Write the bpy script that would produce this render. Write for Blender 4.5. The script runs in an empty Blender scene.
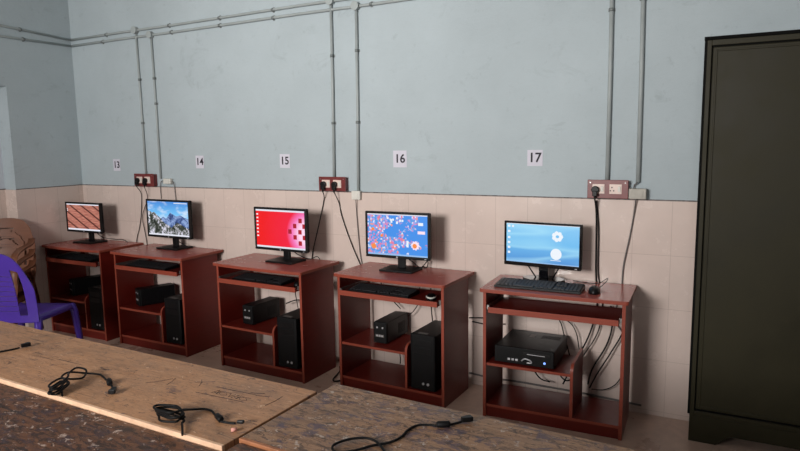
import bpy, math, random
from mathutils import Vector, Matrix
random.seed(7)
C = bpy.context.scene.collection
SC = bpy.context.scene
PI = math.pi

# ------------------------------------------------------------------ mesh helper
class MB:
    def __init__(s): s.v=[]; s.f=[]; s.m=[]; s.s=[]
    def face(s, idx, m=0, sm=False): s.f.append(idx); s.m.append(m); s.s.append(sm)
    def box(s, x0,x1,y0,y1,z0,z1, m=0, front=None, M=None, top=None):
        b=len(s.v)
        P=[(x0,y0,z0),(x1,y0,z0),(x1,y1,z0),(x0,y1,z0),(x0,y0,z1),(x1,y0,z1),(x1,y1,z1),(x0,y1,z1)]
        if M is not None: P=[tuple(M@Vector(p)) for p in P]
        s.v+=P
        for q,k in (((3,2,1,0),'b'),((4,5,6,7),'t'),((0,1,5,4),'f'),((1,2,6,5),'r'),((2,3,7,6),'k'),((3,0,4,7),'l')):
            mm=m
            if k=='f' and front is not None: mm=front
            if k=='t' and top is not None: mm=top
            s.face(tuple(b+i for i in q), mm)
        return s
    def prism(s, pts, z0, z1, m=0, edge=None, M=None):
        # pts counter-clockwise in xy, extruded in z
        b=len(s.v); n=len(pts)
        P=[(x,y,z0) for x,y in pts]+[(x,y,z1) for x,y in pts]
        if M is not None: P=[tuple(M@Vector(p)) for p in P]
        s.v+=P
        s.face(tuple(b+i for i in reversed(range(n))), m); s.face(tuple(b+n+i for i in range(n)), m)
        for i in range(n):
            j=(i+1)%n
            s.face((b+i,b+j,b+n+j,b+n+i), m if edge is None else edge)
        return s
    def tube(s, pts, r, m=0, n=8, smooth=True, flat=None, cap=True):
        # pts list of 3D; r float or list
        pts=[Vector(p) for p in pts]; N=len(pts); b=len(s.v)
        rr=r if isinstance(r,(list,tuple)) else [r]*N
        T=[(pts[min(i+1,N-1)]-pts[max(i-1,0)]).normalized() for i in range(N)]
        up=Vector((0,0,1)) if abs(T[0].z)<.9 else Vector((1,0,0))
        A=(up-T[0]*up.dot(T[0])).normalized()
        for i in range(N):
            A=(A-T[i]*A.dot(T[i])).normalized(); B=T[i].cross(A)
            for k in range(n):
                t=2*PI*k/n+(PI/n if n==4 else 0)
                ca,cb=math.cos(t)*rr[i],math.sin(t)*rr[i]
                if flat: ca*=flat[0]; cb*=flat[1]
                s.v.append(tuple(pts[i]+A*ca+B*cb))
        for i in range(N-1):
            for k in range(n):
                k2=(k+1)%n
                s.face((b+i*n+k,b+(i+1)*n+k,b+(i+1)*n+k2,b+i*n+k2)[::-1], m, smooth)
        if cap:
            s.face(tuple(b+k for k in reversed(range(n)))[::-1], m); s.face(tuple(b+(N-1)*n+k for k in range(n))[::-1], m)
        return s
    def cyl(s, p0, p1, r, m=0, n=16): return s.tube([p0,p1], r, m, n)
    def ribbon(s, pts, w, t, W, m=0):
        # flat bar: pts centreline, w width along direction W(i), t thickness
        pts=[Vector(p) for p in pts]; N=len(pts); b=len(s.v)
        for i in range(N):
            T=(pts[min(i+1,N-1)]-pts[max(i-1,0)]).normalized()
            Wd=Vector(W(i/(N-1)) if callable(W) else W); Wd=(Wd-T*Wd.dot(T)).normalized(); Nn=T.cross(Wd)
            ww=(w(i/(N-1)) if callable(w) else w)/2
            prof=[(-1,-.5),(-.8,.5),(.8,.5),(1,-.5),(.8,-.2),(-.8,-.2)]
            for a,c in prof: s.v.append(tuple(pts[i]+Wd*a*ww+Nn*c*t))
        k=6
        for i in range(N-1):
            for j in range(k):
                j2=(j+1)%k
                s.face((b+i*k+j,b+i*k+j2,b+(i+1)*k+j2,b+(i+1)*k+j), m, True)
        s.face(tuple(b+j for j in reversed(range(k))),m); s.face(tuple(b+(N-1)*k+j for j in range(k)),m)
        return s
    def build(s, name, mats, parent=None, bevel=0, solid=0, sub=0, loc=None):
        me=bpy.data.meshes.new(name); me.from_pydata(s.v,[],s.f)
        if not isinstance(mats,(list,tuple)): mats=[mats]
        for mt in mats: me.materials.append(mt)
        for p,mi,sm in zip(me.polygons,s.m,s.s): p.material_index=mi; p.use_smooth=sm
        import bmesh
        bm=bmesh.new(); bm.from_mesh(me); bmesh.ops.recalc_face_normals(bm,faces=bm.faces); bm.to_mesh(me); bm.free()
        o=bpy.data.objects.new(name,me); C.objects.link(o)
        if parent: o.parent=parent
        if loc: o.location=loc
        if solid:
            k=o.modifiers.new('solid','SOLIDIFY'); k.thickness=solid; k.offset=0
        if sub:
            k=o.modifiers.new('sub','SUBSURF'); k.levels=sub; k.render_levels=sub
        if bevel:
            k=o.modifiers.new('bevel','BEVEL'); k.width=bevel; k.segments=2; k.limit_method='ANGLE'
        return o

def smooth_path(pts, k=6):
    P=[Vector(p) for p in pts]; P=[2*P[0]-P[1]]+P+[2*P[-1]-P[-2]]; out=[]
    for i in range(1,len(P)-2):
        for j in range(k):
            t=j/k; a,b,c,d=P[i-1:i+3]
            out.append(.5*((2*b)+(c-a)*t+(2*a-5*b+4*c-d)*t*t+(3*b-a-3*c+d)*t**3))
    out.append(P[-2]); return out

def tag(o,label=None,cat=None,group=None,kind=None):
    if label: o['label']=label
    if cat: o['category']=cat
    if group: o['group']=group
    if kind: o['kind']=kind
    return o
def empty(name,loc,rz=0,label=None,cat=None,group=None):
    o=bpy.data.objects.new(name,None); C.objects.link(o); o.location=loc; o.rotation_euler=(0,0,rz)
    o.empty_display_size=.05
    return tag(o,label,cat,group)
def copy_tree(o,parent=None):
    c=o.copy(); C.objects.link(c); c.parent=parent
    for ch in list(o.children): copy_tree(ch,c)
    return c

# ------------------------------------------------------------------ materials
def lin(c):
    return tuple((v/255/12.92 if v/255<=.04045 else ((v/255+.055)/1.055)**2.4) for v in c)+(1,)
class NT:
    def __init__(s,name):
        s.m=bpy.data.materials.new(name); s.m.use_nodes=True; s.t=s.m.node_tree; s.n=s.t.nodes; s.b=s.n['Principled BSDF']
    def add(s,ty,**kw):
        n=s.n.new(ty)
        for k,v in kw.items():
            if hasattr(n,k): setattr(n,k,v)
        return n
    def link(s,a,b): s.t.links.new(a,b)
    def coord(s,scale=(1,1,1),kind='Object',rot=(0,0,0),loc=(0,0,0)):
        t=s.add('ShaderNodeTexCoord'); m=s.add('ShaderNodeMapping'); s.link(t.outputs[kind],m.inputs[0])
        m.inputs['Scale'].default_value=scale; m.inputs['Rotation'].default_value=rot; m.inputs['Location'].default_value=loc
        return m.outputs[0]
    def noise(s,co,scale,detail=4,rough=.5,dist=0):
        n=s.add('ShaderNodeTexNoise'); n.inputs['Scale'].default_value=scale; n.inputs['Detail'].default_value=detail
        n.inputs['Roughness'].default_value=rough; n.inputs['Distortion'].default_value=dist
        if co: s.link(co,n.inputs['Vector'])
        return n.outputs['Fac']
    def ramp(s,fac,stops,interp='LINEAR'):
        r=s.add('ShaderNodeValToRGB'); r.color_ramp.interpolation=interp; e=r.color_ramp.elements
        while len(e)<len(stops): e.new(.5)
        for el,(p,c) in zip(e,stops): el.position=p; el.color=c if len(c)==4 else (*c,1)
        s.link(fac,r.inputs[0]); return r.outputs[0]
    def mix(s,fac,a,b,mode='MIX'):
        n=s.add('ShaderNodeMix'); n.data_type='RGBA'; n.blend_type=mode
        for i,v in ((0,fac),(6,a),(7,b)):
            if hasattr(v,'is_output'): s.link(v,n.inputs[i])
            else: n.inputs[i].default_value=v
        return n.outputs[2]
    def bump(s,h,st=.2,d=.002):
        b=s.add('ShaderNodeBump'); b.inputs['Strength'].default_value=st; b.inputs['Distance'].default_value=d
        s.link(h,b.inputs['Height']); s.link(b.outputs[0],s.b.inputs['Normal'])
    def col(s,c):
        if hasattr(c,'is_output'): s.link(c,s.b.inputs['Base Color'])
        else: s.b.inputs['Base Color'].default_value=c
def W(v): return (v,v,v,1)
def simple(name,c,rough=.5,metal=0,var=.12,scale=30,spec=.5,bump=0):
    k=NT(name); co=k.coord(); nz=k.noise(co,scale,3)
    a=lin(c); k.col(k.ramp(nz,[(.3,tuple(x*(1-var) for x in a[:3])+(1,)),(.7,tuple(min(1,x*(1+var)) for x in a[:3])+(1,))]))
    k.b.inputs['Roughness'].default_value=rough; k.b.inputs['Metallic'].default_value=metal
    k.b.inputs['Specular IOR Level'].default_value=spec
    if bump: k.bump(nz,bump)
    return k.m

def wall_paint(name,c):
    k=NT(name); co=k.coord()
    big=k.noise(co,1.1,5,.6); fine=k.noise(co,14,6,.7); a=lin(c)
    base=k.ramp(big,[(.3,tuple(x*.90 for x in a[:3])+(1,)),(.7,tuple(x*1.06 for x in a[:3])+(1,))])
    sp=k.ramp(fine,[(.28,W(.84)),(.40,W(1))])
    blot=k.ramp(k.noise(k.coord((1.6,1,2.2),loc=(3,1,7)),2.2,8,.75,.6),[(.30,W(.86)),(.42,W(1))])
    hair=k.ramp(k.noise(k.coord((2,1,9),loc=(1,5,2)),3.0,9,.8,1.2),[(.492,W(1)),(.5,W(.90)),(.508,W(1))])
    c1=k.mix(1,base,sp,'MULTIPLY'); c1=k.mix(1,c1,blot,'MULTIPLY'); c1=k.mix(1,c1,hair,'MULTIPLY')
    k.col(c1); k.b.inputs['Roughness'].default_value=.72; k.b.inputs['Specular IOR Level'].default_value=.25
    k.bump(k.noise(co,40,6,.7),.35,.004); return k.m
def tile_mat(name,axis):
    k=NT(name); t=k.add('ShaderNodeTexCoord'); sp=k.add('ShaderNodeSeparateXYZ'); k.link(t.outputs['Object'],sp.inputs[0])
    cb=k.add('ShaderNodeCombineXYZ'); k.link(sp.outputs[axis],cb.inputs[0]); k.link(sp.outputs['Z'],cb.inputs[1])
    mp=k.add('ShaderNodeMapping'); k.link(cb.outputs[0],mp.inputs[0]); mp.inputs['Location'].default_value=(10.05,2.975-.9*0+0.0,0)
    br=k.add('ShaderNodeTexBrick'); br.offset=0; br.squash=1
    br.inputs['Scale'].default_value=1; br.inputs['Mortar Size'].default_value=.0016; br.inputs['Mortar Smooth'].default_value=.2
    br.inputs['Brick Width'].default_value=.2; br.inputs['Row Height'].default_value=.3; br.inputs['Bias'].default_value=0
    br.inputs['Color1'].default_value=lin((217,199,190)); br.inputs['Color2'].default_value=lin((214,196,187)); br.inputs['Mortar'].default_value=lin((194,176,167))
    k.link(mp.outputs[0],br.inputs['Vector'])
    co=k.coord(); gr=k.ramp(k.noise(co,2.0,6,.65),[(.3,W(.90)),(.6,W(1))])
    k.col(k.mix(1,br.outputs['Color'],gr,'MULTIPLY')); k.b.inputs['Roughness'].default_value=.2
    rr=k.ramp(k.noise(co,6,5,.7),[(.3,W(.15)),(.8,W(.36))]); k.link(rr,k.b.inputs['Roughness'])
    k.bump(k.noise(co,9,2),.15,.003)
    return k.m
def laminate(name,c,rough=.32,grain=(6,6,60)):
    k=NT(name); co=k.coord(grain); nz=k.noise(co,1.6,5,.6,.8); a=lin(c)
    k.col(k.ramp(nz,[(.3,tuple(x*.88 for x in a[:3])+(1,)),(.7,tuple(x*1.10 for x in a[:3])+(1,))]))
    sm=k.noise(k.coord(),5,5,.7); rr=k.ramp(sm,[(.3,W(rough-.015)),(.7,W(rough+.05))]); k.link(rr,k.b.inputs['Roughness']); k.b.inputs['Specular IOR Level'].default_value=.36; return k.m
def table_wood(name,c1,c2,dark,pale,inkc,seed,dens):
    k=NT(name); L=(seed,seed*1.7,0)
    g=k.noise(k.coord((1.5,16,1),loc=L),4,8,.7,.5)
    base=k.ramp(g,[(.32,lin(c1)),(.66,lin(c2))])
    b2=k.noise(k.coord((1,1.6,1),loc=L),3.4,9,.75,.4)
    base=k.mix(1,base,k.ramp(b2,[(.30,W(.55)),(.50,W(.9)),(.66,W(1.0))]),'MULTIPLY')
    fg=k.noise(k.coord((14,34,1),rot=(0,0,-.08),loc=(seed,2,0)),2.2,10,.85,.8)
    base=k.mix(1,base,k.ramp(fg,[(.36,W(.45)),(.47,W(.92)),(.58,W(1.0))]),'MULTIPLY')
    b3=k.noise(k.coord((14,30,1),rot=(0,0,.1),loc=(seed,0,0)),1.5,8,.8,.9)
    m=k.ramp(b3,[(.575-dens,W(0)),(.625-dens,W(.85))]); base=k.mix(m,base,lin(dark))
    s3=k.noise(k.coord((9,16,1),rot=(0,0,-.3),loc=(1,seed,0)),1.6,7,.75,.6)
    m3=k.ramp(s3,[(.60-dens,W(0)),(.64-dens,W(.65))]); base=k.mix(m3,base,lin(inkc))
    s4=k.noise(k.coord((16,22,1),rot=(0,0,.5),loc=(seed*3,1,0)),2.0,6,.7,.5)
    m4=k.ramp(s4,[(.635-dens*.5,W(0)),(.665-dens*.5,W(.85))]); base=k.mix(m4,base,lin(pale))
    for rz,sc,th in ((.9,(2.5,60,1),.70),(-.35,(4,70,1),.69),(.1,(2,60,1),.68)):
        s5=k.noise(k.coord(sc,rot=(0,0,rz),loc=(seed,rz,0)),1.0,3,.55,.5)
        m5=k.ramp(s5,[(th-.02,W(0)),(th+.01,W(.8))]); base=k.mix(m5,base,lin(dark))
    k.col(base); k.link(k.ramp(b2,[(.3,W(.34)),(.7,W(.62))]),k.b.inputs['Roughness'])
    k.bump(b3,.3,.002); return k.m
def emit(name,c,st=1,node=None):
    m=bpy.data.materials.new(name); m.use_nodes=True; n=m.node_tree.nodes; b=n['Principled BSDF']
    b.inputs['Base Color'].default_value=(.01,.01,.01,1); b.inputs['Roughness'].default_value=.25
    b.inputs['Emission Color'].default_value=lin(c); b.inputs['Emission Strength'].default_value=st
    return m

M={}
M['blue']=wall_paint('sky_blue_wall_paint',(176,188,193))

M['pale']=simple('pale_grey_paint',(200,206,214),.7,var=.05,scale=3)
M['tile_x']=tile_mat('cream_wall_tile','X'); M['tile_y']=tile_mat('cream_side_tile','Y')
M['grime']=simple('grey_cement_line',(112,106,104),.8,scale=60,var=.5)  # dark grey cap colour paints the shadow line along the dado top
M['white']=simple('white_ceiling_paint',(196,192,186),.8)
M['conduit']=simple('conduit_plastic',(158,166,166),.5,var=.08,scale=8)
M['saddle']=simple('clip_paint',(120,126,126),.5,.2)
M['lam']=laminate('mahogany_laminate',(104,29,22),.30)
M['lamtop']=laminate('mahogany_top_laminate',(162,84,76),.24,(5,50,5))  # same mahogany as the sides, lightened to paint the sheen on top
M['edge']=laminate('orange_edge_band',(142,66,50),.4)
M['steel']=simple('zinc_steel',(170,168,165),.3,.9)
M['black']=simple('black_plastic',(12,12,14),.42,spec=.3,var=.15,scale=50)
M['matte']=simple('matte_black_plastic',(9,9,11),.6,spec=.25,var=.15,scale=80)
M['gloss']=simple('glossy_black_plastic',(14,14,17),.10,var=.05)
M['key']=simple('key_plastic',(34,34,37),.45,scale=90)
M['cord']=simple('black_cord_rubber',(12,11,12),.6,spec=.25)
M['greycord']=simple('grey_cord_rubber',(105,100,98),.55)
M['logo']=simple('silver_logo',(190,190,195),.35,.4)
M['switch']=simple('maroon_switch_plate',(112,45,45),.35)
M['cream']=simple('cream_socket_plastic',(222,200,190),.35,var=.04)
M['whitebox']=simple('white_box_plastic',(214,212,204),.45,var=.05)
M['beige']=simple('beige_box_plastic',(172,168,158),.5,var=.1)
M['paper']=simple('white_paper',(208,206,218),.8,var=.02)
M['ink']=simple('dark_printing_ink',(38,34,46),.7)
M['purple']=simple('violet_moulded_plastic',(78,52,165),.32,var=.06,scale=5)
M['brown']=laminate('brown_marbled_plastic',(116,72,50),.4,(5,5,14))
M['green']=NT('olive_green_metal_paint')
k=M['green']; nz=k.noise(k.coord(),2.2,7,.7); a=lin((44,41,26))
rust=k.ramp(k.noise(k.coord(loc=(4,2,1)),5,8,.75,.5),[(.66,W(0)),(.72,W(.45))])
k.col(k.mix(rust,k.ramp(nz,[(.3,tuple(x*.75 for x in a[:3])+(1,)),(.7,tuple(x*1.2 for x in a[:3])+(1,))]),lin((66,54,38))))
k.link(k.ramp(nz,[(.3,W(.38)),(.7,W(.6))]),k.b.inputs['Roughness']); k.b.inputs['Specular IOR Level'].default_value=.22; k.bump(k.noise(k.coord(),90,3),.08,.001); M['green']=k.m
M['darkmetal']=simple('dark_cabinet_edge',(9,9,8),.7,spec=.1)  # near-black rim paints the shade of the gap between wall and door frame
M['tabA']=table_wood('tan_worn_tabletop',(176,128,92),(204,156,118),(74,50,40),(224,194,166),(70,58,70),3.1,.0)
M['tabB']=table_wood('stained_grey_brown_tabletop',(136,100,74),(186,146,112),(62,44,38),(190,176,166),(66,58,84),8.7,.055)
M['tabC']=table_wood('dark_worn_tabletop',(92,58,40),(132,88,62),(38,27,24),(190,170,158),(56,46,58),5.3,.07)
M['lip']=simple('pale_worn_edge_wood',(228,188,156),.5,var=.15,scale=25)
M['lipo']=simple('orange_worn_edge_wood',(160,104,70),.5,var=.2,scale=25)
M['frame']=simple('table_frame_wood',(84,58,44),.6)
M['chalk']=simple('pink_chalk',(222,160,146),.8)
k=NT('grey_cement_floor'); n1=k.noise(k.coord(),3,7,.65); n2=k.noise(k.coord(),22,5,.6)
cc=k.ramp(n1,[(.3,lin((178,150,136))),(.7,lin((214,188,172)))]); k.col(k.mix(1,cc,k.ramp(n2,[(.3,W(.88)),(.6,W(1))]),'MULTIPLY'))
k.link(k.ramp(n1,[(.3,W(.22)),(.7,W(.42))]),k.b.inputs['Roughness']); M['floor']=k.m

# ------------------------------------------------------------------ room
XL,XR,YN,ZC=-4.915,3.0,-6.5,3.3
def struct(o): return tag(o,kind='structure')
struct(MB().box(XL-.4,XR+.2,YN-.2,.2,-.1,0).build('floor',M['floor']))
struct(MB().box(XL-.4,XR+.2,YN-.2,.2,ZC,ZC+.1).build('ceiling',M['white']))
wb=struct(MB().box(XL-.4,XR+.2,0,.2,0,ZC).build('wall_back',M['blue']))
ZD=1.2255
struct(MB().box(XL+.008,XR,-.008,0,0,ZD).build('trim_1',M['tile_x']))
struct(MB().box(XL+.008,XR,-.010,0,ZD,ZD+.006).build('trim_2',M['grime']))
# left wall with a shallow bay
YB0,YB1,ZB,XB=-.6,-2.1,2.05,-5.06
wl=MB(); wl.box(XL-.4,XL,YB0,0,0,ZC); wl.box(XL-.4,XL,YB1,YB0,ZB,ZC); wl.box(XL-.4,XL,YN,YB1,0,ZC)
struct(wl.build('wall_left',M['blue']))
struct(MB().box(XL-.4,XB,YB1,YB0,0,ZB).build('trim_3',M['pale']))
t=MB(); t.box(XL,XL+.008,YB0-.0,0-.008,0,ZD); t.box(XB,XB+.008,YB1,YB0,0,ZD); t.box(XL,XL+.008,YN,YB1,0,ZD); t.box(XB+.008,XL+.008,YB0-.008,YB0,0,ZD)
struct(t.build('trim_4',M['tile_y']))
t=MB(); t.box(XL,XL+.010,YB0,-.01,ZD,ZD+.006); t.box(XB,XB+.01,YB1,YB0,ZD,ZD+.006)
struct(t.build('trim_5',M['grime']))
struct(MB().box(XR,XR+.2,YN,0,0,ZC).build('wall_right',M['blue']))
# near wall behind the camera with two window openings, the right one added for fill
WIN=[(-2.9,-1.2,1.6,2.9),(.2,1.6,1.0,2.35)]
wn=MB(); xs=XL-.4
for x0,x1,z0,z1 in WIN:
    wn.box(xs,x0,YN-.2,YN,0,ZC); wn.box(x0,x1,YN-.2,YN,0,z0); wn.box(x0,x1,YN-.2,YN,z1,ZC); xs=x1
wn.box(xs,XR+.2,YN-.2,YN,0,ZC); struct(wn.build('wall_near',M['blue']))
for i,(x0,x1,z0,z1) in enumerate(WIN):
    r=struct(empty('window_%d'%(i+1),((x0+x1)/2,YN-.1,z0)))
    w=x1-x0; h=z1-z0; f=MB(); e=.05
    for a in ((-w/2,-w/2+e,0,h),(w/2-e,w/2,0,h),(-w/2,w/2,0,e),(-w/2,w/2,h-e,h),(-e/2,e/2,0,h)):
        f.box(a[0],a[1],-.03,.03,a[2],a[3])
    f.build('window_frame',M['frame'],r)

# ------------------------------------------------------------------ conduits
PR=.0098
def pipe(name,pts,label,clips=(),r=PR,group=None,axis='x',mat='conduit'):
    m=MB(); m.tube(pts,r,n=10); o=empty(name,pts[0],0,label,'conduit',group)
    m.v=[tuple(Vector(v)-Vector(pts[0])) for v in m.v]; m.build('pipe',M[mat],o)
    for c in clips:
        c=Vector(c)-Vector(pts[0]); k=MB()
        if axis=='z':
            k.box(c.x-.019,c.x+.019,c.y-.002+r,c.y+r+.0,c.z-.009,c.z+.009); k.tube([(c.x,c.y,c.z-.009),(c.x,c.y,c.z+.009)],r+.0025,n=10)
        elif axis=='x':
            k.box(c.x-.009,c.x+.009,c.y+r-.002,c.y+r,c.z-.018,c.z+.018); k.tube([(c.x-.009,c.y,c.z),(c.x+.009,c.y,c.z)],r+.0025,n=10)
        else:
            k.box(c.x-r,c.x-r+.002,c.y-.009,c.y+.009,c.z-.018,c.z+.018); k.tube([(c.x,c.y-.009,c.z),(c.x,c.y+.009,c.z)],r+.0025,n=10)
        k.build('saddle_clip',M['saddle'],o)
    return o
yp=-PR-.001
zu=lambda x: 2.482+(x+4.9)*.0095
zl=lambda x: 2.431+(x+4.9)*.0078
def hx(fn,x0,x1): return [(x0+(x1-x0)*i/8,yp,fn(x0+(x1-x0)*i/8)+.002*math.sin(i*2.1)) for i in range(9)]
pipe('wall_conduit',hx(zu,XL+.012,-.05),'upper of two long grey pipes running level along the back wall',[(x,yp,zu(x)) for x in (-4.45,-3.72,-3.2,-2.7,-1.8)])
pipe('wall_conduit',hx(zl,XL+.012,-.05),'lower of two long grey pipes running level along the back wall',[(x,yp,zl(x)) for x in (-4.5,-3.7,-3.2,-2.7,-1.9)])
xl=XL+PR+.001
pipe('wall_conduit',[(xl,-.012,2.482),(xl,-.6,2.516),(xl,-2.2,2.60)],'upper of two grey pipes on the shaded left wall',[(xl,-.45,2.507)],axis='y')
pipe('wall_conduit',[(xl,-.012,2.431),(xl,-.6,2.434),(xl,-2.2,2.45)],'lower of two grey pipes on the shaded left wall',[(xl,-.43,2.433)],axis='y')
V=[(-4.094,-4.087,1.331,zu,'grey drop pipe nearest the room corner, ending in the leftmost socket board',.010,(2.1,1.75)),
   (-3.925,-3.917,1.295,zl,'grey pipe dropping toward the small white box beside number 14',.010,(2.1,1.9)),
   (-2.211,-2.224,1.328,zu,'grey drop pipe at the middle of the wall, ending in the middle socket board',.0115,(2.15,1.7)),
   (-2.014,-2.030,1.235,zl,'grey pipe dropping to the white box left of number 16',.0115,(2.17,1.7)),
   (-.397,-.394,1.333,None,'thick grey pipe dropping into the socket board right of number 17',.0135,(2.26,)),
   (-.238,-.230,1.325,None,'thick grey pipe above the beige box near the cabinet',.0135,(2.3,))]
for x0,x1,z0,fn,lab,r,cl in V:
    r*=.88
    zt=fn(x0)-.02 if fn else 2.50
    yy=-r-.001
    pipe('drop_conduit',[(x0,yy,zt),((x0+x1)/2+.002,yy,(zt+z0)/2),(x1,yy,z0)],lab,[(x0+(x1-x0)*(zt-c)/(zt-z0),yy,c) for c in cl],r,axis='z')
for x,z,lab in ((-4.094,zu(-4.094),'round grey junction box on the upper pipe, nearest the room corner'),(-3.925,zl(-3.925),'round grey junction box on the lower pipe above number 14'),
              (-2.211,zu(-2.211),'round grey junction box on the upper pipe above number 15 and its sockets'),(-2.014,zl(-2.014),'round grey junction box on the lower pipe left of number 16')):
    o=empty('junction_box',(x,0,z),0,lab,'junction box')
    MB().cyl((0,-.001,0),(0,-.032,0),.027,n=20).build('box_body',M['conduit'],o,bevel=.002)
    MB().cyl((0,-.032,0),(0,-.037,0),.029,n=20).build('lid',M['conduit'],o,bevel=.001)

# ------------------------------------------------------------------ number sheets
def text_mesh(s,size,mat,parent,loc,rot=(PI/2,0,0),name='printed_number',bold=.0,ext=.0004):
    cu=bpy.data.curves.new(name,'FONT'); cu.body=s; cu.size=size; cu.align_x='CENTER'; cu.align_y='CENTER'; cu.extrude=ext; cu.offset=bold
    o=bpy.data.objects.new(name,cu); C.objects.link(o)
    me=bpy.data.meshes.new_from_object(o.evaluated_get(bpy.context.evaluated_depsgraph_get())); bpy.data.objects.remove(o)
    me.materials.clear(); me.materials.append(mat)
    q=bpy.data.objects.new(name,me); C.objects.link(q); q.parent=parent; q.location=loc; q.rotation_euler=rot
    return q
PW={'13':'nearest the room corner','14':'over the mountain screen monitor','15':'over the red screen monitor','16':'over the blue mosaic screen monitor','17':'over the glossy monitor by the cabinet'}
for n,x,z,w,h in (('13',-4.446,1.405,.085,.10),('14',-3.485,1.432,.085,.10),('15',-2.653,1.44,.09,.10),('16',-1.711,1.454,.10,.11),('17',-.811,1.459,.092,.095)):
    o=empty('number_sheet',(x,-.001,z),0,'white paper sheet printed %s on the blue wall, %s'%(n,PW[n]),'sign')
    MB().box(-w/2,w/2,-.0012,0,-h/2,h/2).build('paper',M['paper'],o)
    text_mesh(n,.078,M['ink'],o,(0,-.0018,0),bold=.0016)

# ------------------------------------------------------------------ sockets and small boxes
def plug(label,loc):
    o=empty('power_plug',loc,0,label,'plug')
    m=MB(); m.cyl((0,0,0),(0,-.022,0),.021,n=14); m.box(-.013,.013,-.03,-.004,-.036,-.006); m.build('plug_body',M['black'],o,bevel=.003)
    MB().tube([(0,-.018,-.034),(0,-.018,-.055)],[.007,.004],n=8).build('strain_relief',M['cord'],o)
    return o
def board(x0,x1,z0,z1,label,third):
    w=x1-x0; h=z1-z0; o=empty('socket_board',((x0+x1)/2,-.001,(z0+z1)/2),0,label,'power socket')
    MB().box(-w/2,w/2,-.036,0,-h/2,h/2).build('back_box',M['switch'],o,bevel=.004)
    MB().box(-w/2-.004,w/2+.004,-.042,-.036,-h/2-.004,h/2+.004).build('face_plate',M['switch'],o,bevel=.002)
    for sx in (-.052,.040):
        s=MB().box(sx-.030,sx+.036,-.045,-.042,-.026,.028).build('socket',M['cream'],o,bevel=.002)
        k=MB()
        for hx_,hz in ((-.016,.010),(-.026+.002,-.008),(-.006,-.008)): k.cyl((sx+hx_,-.0455,hz),(sx+hx_,-.0462,hz),.004,n=8)
        k.build('pin_hole',M['ink'],s)
        MB().box(sx+.016,sx+.030,-.050,-.045,-.014,.016).build('rocker_switch',M['whitebox'] ,s,bevel=.002)
    for px_ in (-w/2+.012,w/2-.012): MB().cyl((px_,-.0425,h/2-.012),(px_,-.044,h/2-.012),.0035,n=8).build('screw',M['steel'],o)
    return o
B14=(-4.190,-3.968,1.235,1.332); B16=(-2.328,-2.117,1.238,1.329); B17=(-.492,-.280,1.238,1.334)
board(*B14,'maroon twin socket board nearest the room corner, both sockets plugged',1)
board(*B16,'maroon twin socket board in the middle of the wall, right of the red screen',1)
board(*B17,'maroon twin socket board right of number 17, one socket empty',0)
def bc(b,sx,dz=-.003): return ((b[0]+b[1])/2+sx-.012,-.0468,(b[2]+b[3])/2+dz)
plug('left black plug of the pair in the far board near the corner',bc(B14,-.052)); plug('right black plug of the pair in the far board, beside the mountain screen',bc(B14,.040))
plug('left black plug of the middle board, cable running to the red screen desk',bc(B16,-.052)); plug('right black plug of the middle board, cable running to the mosaic screen desk',bc(B16,.040))
plug('single black plug in the board right of number 17',bc(B17,-.052))
def netbox(x0,x1,z0,z1,label,mat,d=.028):
    o=empty('wall_outlet_box',((x0+x1)/2,-.009,(z0+z1)/2),0,label,'outlet box'); w=x1-x0;h=z1-z0
    MB().box(-w/2,w/2,-d,0,-h/2,h/2).build('box_body',mat,o,bevel=.004)
    MB().box(-w*.32,w*.32,-d-.003,-d,-h*.3,h*.34).build('cover',mat,o,bevel=.001)
    return o
netbox(-3.865,-3.785,1.255,1.298,'small white outlet box on the wall right of the leftmost socket board',M['whitebox'])
netbox(-2.072,-2.005,1.178,1.238,'small white outlet box at the tile line left of number 16',M['whitebox'])
netbox(-.272,-.182,1.235,1.292,'beige outlet box beside the socket board nearest the cabinet',M['beige'],.045)

def cable(name,pts,r,label,mat='cord',group=None,k=6,cat='cable'):
    o=MB().tube(smooth_path(pts,k),r,n=7).build(name,M[mat]); return tag(o,label,cat,group)

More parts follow.
